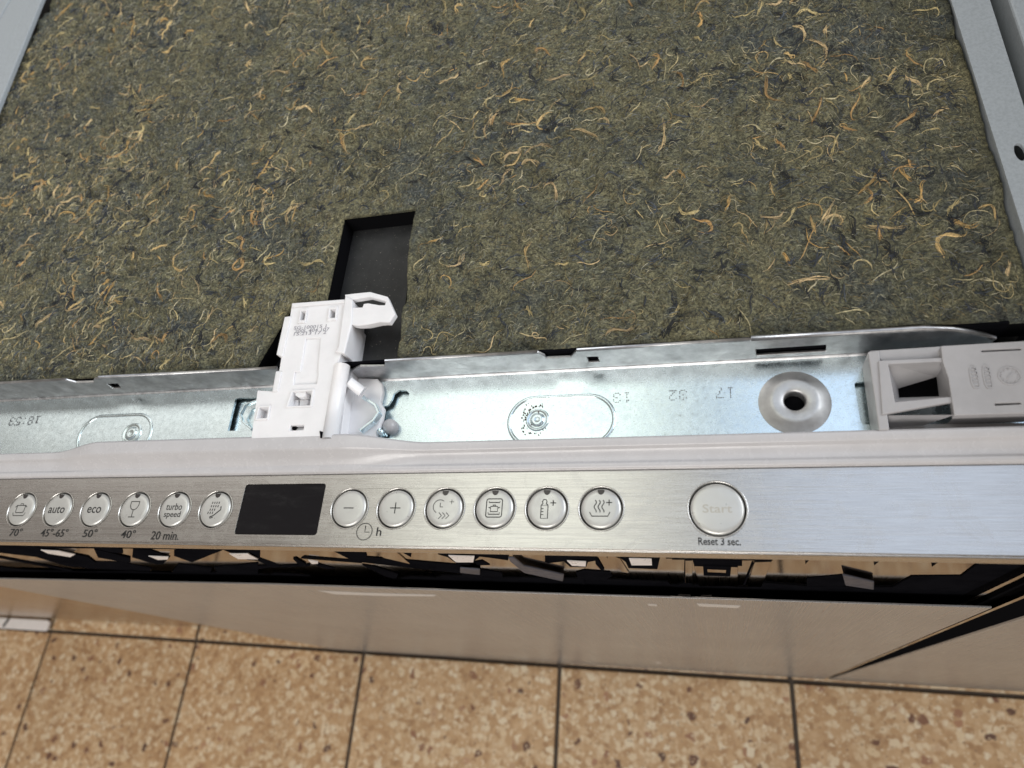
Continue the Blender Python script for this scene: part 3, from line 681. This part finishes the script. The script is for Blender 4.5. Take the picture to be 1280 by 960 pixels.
tri = np.clip(1 - np.abs(GX - TX) / .016, 0, 1)
XX = GX - np.where(GY <= TY + 1e-6, .0122 * (TY - GY) / .0334, 0) * tri
XX = XX + .036 * np.clip(CY1 - GY, 0, 1) * np.clip(1 - (GX - CX1) / .02, 0, 1) * (GX > CX1 - 1e-6)
ZZ = matz(XX, GY)
nx, ny = len(gx), len(gy); idx = np.arange(nx * ny).reshape(ny, nx)
cxm = (gx[:-1] + gx[1:]) / 2; cym = (gy[:-1] + gy[1:]) / 2; MX, MY = np.meshgrid(cxm, cym)
keep = ~(((MX > CX0) & (MX < CX1) & (MY < CY1)) | ((MX > TX) & (MX < CX0) & (MY < TY)))
q = np.stack([idx[:-1, :-1], idx[:-1, 1:], idx[1:, 1:], idx[1:, :-1]], -1)[keep]
verts = np.stack([XX, GY, ZZ], -1).reshape(-1, 3)
e = np.concatenate([q[:, [0, 1]], q[:, [1, 2]], q[:, [2, 3]], q[:, [3, 0]]]); es = np.sort(e, 1)
_, inv, cnt = np.unique(es[:, 0] * (nx * ny) + es[:, 1], return_inverse=True, return_counts=True)
be = e[cnt[inv.ravel()] == 1]
low = verts.copy(); low[:, 2] = .6592
side = np.stack([be[:, 1], be[:, 0], be[:, 0] + nx * ny, be[:, 1] + nx * ny], -1)
me = bpy.data.meshes.new('insulation_mat'); me.from_pydata(np.concatenate([verts, low]).tolist(), [], np.concatenate([q, side]).tolist())
bm = bmesh.new(); bm.from_mesh(me); bmesh.ops.delete(bm, geom=[v for v in bm.verts if not v.link_faces], context='VERTS'); bm.to_mesh(me); bm.free()
for p in me.polygons: p.use_smooth = abs(p.normal.z) > .3
mat = link('insulation_mat', me, M['felt'])
bu = np.unique(be); remap = {int(k): i for i, k in enumerate(bu)}; nb = len(bu)
ring = [(verts[k][0], verts[k][1], .6594) for k in bu] + [(verts[k][0], verts[k][1], .6500) for k in bu]
bme = bpy.data.meshes.new('mat_dark_skirt'); bme.from_pydata(ring, [], [(remap[int(b_)], remap[int(a_)], remap[int(a_)] + nb, remap[int(b_)] + nb) for a_, b_ in be]); bme.update()
link('mat_dark_skirt', bme, M['dark'], mat)  # black skirt standing in for the dark void below the mat
mat['label'] = 'dark olive felt insulation mat with ochre fibres lying on the dishwasher top'; mat['category'] = 'insulation mat'

def inside(x, y):
    sx = TX - .0122 * np.clip(TY - y, 0, 1) / .0334
    cut = ((x > CX0 - .001) & (x < CX1 + .0035) & (y < CY1 + .001)) | ((x > sx - .001) & (x < CX0 + .001) & (y < TY + .001))
    return (x > -.262) & (x < .2965) & (y > .0795) & (y < .425) & ~cut
def fibres(n, L0, L1, w0, w1, curl, tints, seg, lift, flow=False, clump=0):
    """curved tapering strands lying on the felt: arrays of points, widths and tints"""
    x = rng.uniform(-.262, .296, n); y = .08 + .345 * rng.uniform(0, 1, n) ** 1.0
    th = np.where(rng.uniform(0, 1, n) < .5, rng.uniform(0, 2 * np.pi, n), rng.normal(1.45, .45, n) + np.pi * rng.integers(0, 2, n)) if not flow else 9.0 * vnoise(x, y, 34, 9) + rng.normal(0, .7, n); L = L0 + (L1 - L0) * rng.uniform(0, 1, n) ** 1.4; wd = w0 + (w1 - w0) * rng.uniform(0, 1, n) ** 1.6
    k = rng.normal(0, curl, n); k2 = rng.normal(0, curl * 1.1, n); ph = rng.uniform(0, 6.28, n)
    pts = np.zeros((n, seg + 1, 2)); pts[:, 0, 0] = x; pts[:, 0, 1] = y; a = th.copy(); ds = L / seg; dirs = np.zeros((n, seg + 1, 2))
    for i in range(seg + 1):
        dirs[:, i, 0] = np.cos(a); dirs[:, i, 1] = np.sin(a)
        if i < seg:
            pts[:, i + 1] = pts[:, i] + dirs[:, i] * ds[:, None]
        a = a + ds * (k + k2 * np.sin(ph + i * 5.0 / seg) * 1.5)
    ok = np.all(inside(pts[..., 0], pts[..., 1]), 1)
    if clump: ok &= rng.uniform(0, 1, n) < np.clip((vnoise(x, y, 30, 21) * .6 + vnoise(x, y, 75, 22) * .4 - .30) * clump, .12, 1)
    pts, dirs, wd = pts[ok], dirs[ok], wd[ok]; n = len(pts)
    s = np.linspace(0, 1, seg + 1)
    prof = (.30 + .70 * np.sin(np.pi * np.clip(s * .92 + .04, 0, 1))[None, :]) * (1 + .35 * rng.uniform(-1, 1, (n, seg + 1)))
    wd = wd[:, None] * prof
    nrm = np.stack([-dirs[..., 1], dirs[..., 0]], -1)
    lf = lift * (1 + rng.uniform(-.6, .8, n))[:, None] * np.sin(np.pi * s)[None, :] ** .5
    def z(p, e): return matz(p[..., 0], p[..., 1]) + e
    A = pts + nrm * wd[..., None] / 2; B = pts - nrm * wd[..., None] / 2
    top = z(pts, lf + wd * .38)
    v = np.stack([np.concatenate([A, z(A, lf - .00025)[..., None]], -1), np.concatenate([pts, top[..., None]], -1), np.concatenate([B, z(B, lf - .00025)[..., None]], -1)], 2)   # n, seg+1, 3, 3
    ti = np.array(tints)[rng.integers(0, len(tints), n)] * rng.uniform(.75, 1.25, (n, 1))
    L = np.hypot(*(pts[:, -1] - pts[:, 0]).T)
    return v, ti, wd.max(1)
def fmesh(name, v, ti):
    n, s1, _, _ = v.shape; seg = s1 - 1
    b = (np.arange(n) * s1 * 3)[:, None, None] + (np.arange(seg) * 3)[None, :, None] + np.array([0, 1])[None, None, :]
    fa = np.stack([b, b + 1, b + 4, b + 3], -1).reshape(-1, 4)
    me = bpy.data.meshes.new(name); me.from_pydata(v.reshape(-1, 3).tolist(), [], fa.tolist())
    at = me.color_attributes.new('tint', 'FLOAT_COLOR', 'POINT')
    c = np.ones((n, s1 * 3, 4)); c[..., :3] = ti[:, None, :]; at.data.foreach_set('color', c.ravel())
    for p in me.polygons: p.use_smooth = True
    me.update(); return me
OCH = [(.50, .33, .13), (.54, .39, .18), (.44, .28, .12), (.54, .44, .22), (.48, .36, .20), (.58, .44, .24)]
STR = [(.48, .40, .22), (.54, .48, .31), (.42, .37, .22), (.38, .31, .15)]
DRK = [(.030, .034, .040), (.040, .047, .055), (.024, .025, .025), (.055, .062, .074), (.065, .074, .084)]
FUZ = [(.31, .29, .19), (.19, .19, .14), (.09, .095, .085), (.44, .41, .29), (.07, .08, .085), (.20, .21, .205), (.04, .04, .04), (.26, .21, .11), (.05, .05, .045)]
def mass(name, parts):
    vs = [fmesh(name, *p[:2]) for p in parts]
    o = link(name, vs[0], M['fibre'], mat); o['kind'] = 'stuff'
    for me in vs[1:]:
        o2 = link(name, me, M['fibre'], mat); o2['kind'] = 'stuff'
def tufts(n, m, *a, jit=.0007, **k):
    """frayed tufts: m thin strands that run roughly together"""
    global rng
    keep = rng; seed = int(rng.integers(1 << 30)); out = []
    rng = np.random.default_rng(seed)
    base = fibres(n, *a, **k); rng = keep
    v0, ti, wv = base; N = len(v0); s1 = v0.shape[1]
    u = np.linspace(0, 1, s1)[None, :, None]
    for q in range(m):
        off = rng.normal(0, 1, (N, 1, 2)) * jit; bend = rng.normal(0, 1, (N, 1, 2)) * jit * 1.6; bend2 = rng.normal(0, 1, (N, 1, 2)) * jit * 1.2
        c = v0[:, :, 1, :2] + off * .6 + bend * (u - .3) ** 2 + bend2 * np.sin(u * 6)
        lo = rng.uniform(0, .35, (N, 1, 1)); hi = rng.uniform(.7, 1.0, (N, 1, 1)); uu = lo + (hi - lo) * u
        pos = uu * (s1 - 1); i0 = np.clip(np.floor(pos).astype(int), 0, s1 - 2); fr = pos - i0
        ii = np.broadcast_to(i0, (N, s1, 1))
        c = np.take_along_axis(c, np.repeat(ii, 2, 2), 1) * (1 - fr) + np.take_along_axis(c, np.repeat(ii + 1, 2, 2), 1) * fr
        t = np.gradient(c, axis=1); t /= np.linalg.norm(t, axis=2, keepdims=True) + 1e-9; nr = np.stack([-t[..., 1], t[..., 0]], -1)
        w = (.00018 + .00048 * rng.uniform(0, 1, (N, 1)) ** 2) * (.35 + .65 * np.sin(np.pi * (u[..., 0] * .94 + .03))) * (1 + .3 * rng.uniform(-1, 1, (N, s1)))
        lf = (.0002 + .0006 * rng.uniform(0, 1, (N, 1))) * np.sin(np.pi * u[..., 0]) ** .5
        A = c + nr * w[..., None] / 2; B = c - nr * w[..., None] / 2
        z = lambda p, e: (matz(p[..., 0], p[..., 1]) + e)[..., None]
        out.append(np.stack([np.concatenate([A, z(A, lf - .0002)], -1), np.concatenate([c, z(c, lf + w * .4)], -1), np.concatenate([B, z(B, lf - .0002)], -1)], 2))
    V_ = np.stack(out, 1); T_ = np.repeat(ti[:, None, :], m, 1) * rng.uniform(.75, 1.25, (N, m, 1))
    return V_, T_
V1, T1 = tufts(900, 7, .006, .024, .0009, .0022, 105, OCH, 14, .0003, jit=.00032, clump=2.4)
ext = np.linalg.norm(V1[:, 0, 0, 1] - V1[:, 0, -1, 1], axis=1); take = np.argsort(-ext)[:240]
for i in take: link('fibre', fmesh('fibre', V1[i], T1[i]), M['fibre'], mat)
rest = np.setdiff1d(np.arange(len(V1)), take)
v = V1[rest].reshape(-1, *V1.shape[2:]); ti = T1[rest].reshape(-1, 3); rest = np.arange(len(v))
V2, T2 = tufts(1900, 6, .004, .014, .0009, .0022, 120, DRK, 10, .0003, jit=.0008, clump=2.0)
mass('dark_tufts', [(V2.reshape(-1, *V2.shape[2:]), T2.reshape(-1, 3))])
mass('ochre_fibres', [(v[rest], ti[rest])])
mass('straw_fibres', [fibres(3600, .004, .018, .0002, .0007, 170, OCH + STR + STR, 12, .0004, clump=2.2), fibres(3000, .002, .007, .00012, .0003, 200, STR, 6, .0005, clump=2.5)])
mass('dark_fibres', [fibres(1100, .003, .012, .0003, .0010, 150, DRK, 10, .0003)])
mass('loose_fuzz', [fibres(14000, .0015, .006, .00008, .00018, 170, FUZ, 4, .0016, flow=True)])
mass('felt_fuzz', [fibres(90000, .0010, .0042, .00008, .00022, 170, FUZ, 3, .0004, flow=True)])

# ------------------------------------------------------------------ neighbours and the strip on the floor
def thing(o, label, cat): o['label'] = label; o['category'] = cat; return o
n1 = MB().prism([(-1.6, .004), (-.3035, .004), (-.3035, .62), (-1.6, .62)], .020, .30, upright=True).build('cabinet_front', M['bronze'], None, .001)
thing(n1, 'brown lacquered cabinet front left of the dishwasher, behind the white strip', 'cabinet')
n2 = MB().prism([(.306, .004), (1.2, .004), (1.2, .72), (.345, .72), (.345, .62), (.3205, .60), (.3205, .53)], .0, .50, upright=True).build('appliance_front', M['door'], None, .001)  # raised upper part is out of view, added to shade the mat's edge
MB().prism([(.3046, .02), (.3058, .02), (.3203, .54), (.3203, .60), (.3046, .60)], .001, .003, upright=True).build('gap_dark_strip', M['dark'], n2)  # black strip laid in the gap where only deep shade lies
thing(n2, 'plain brushed steel front right of the dishwasher beyond a black gap', 'appliance')
s = MB().prism([(-.98, .0020), (-.801, .0016), (-.797, .0060), (-.797, .0150), (-.802, .0172), (-.98, .0172)], .0005, .005).build('plastic_strip', M['white'], None, .0008)
thing(s, 'small white plastic strip lying on the terrazzo floor at left', 'strip')
MB().prism([(-.887, .0042), (-.882, .0042), (-.876, .0170), (-.881, .0170)], .0045, .0053).build('strip_clip', M['ink'], s)
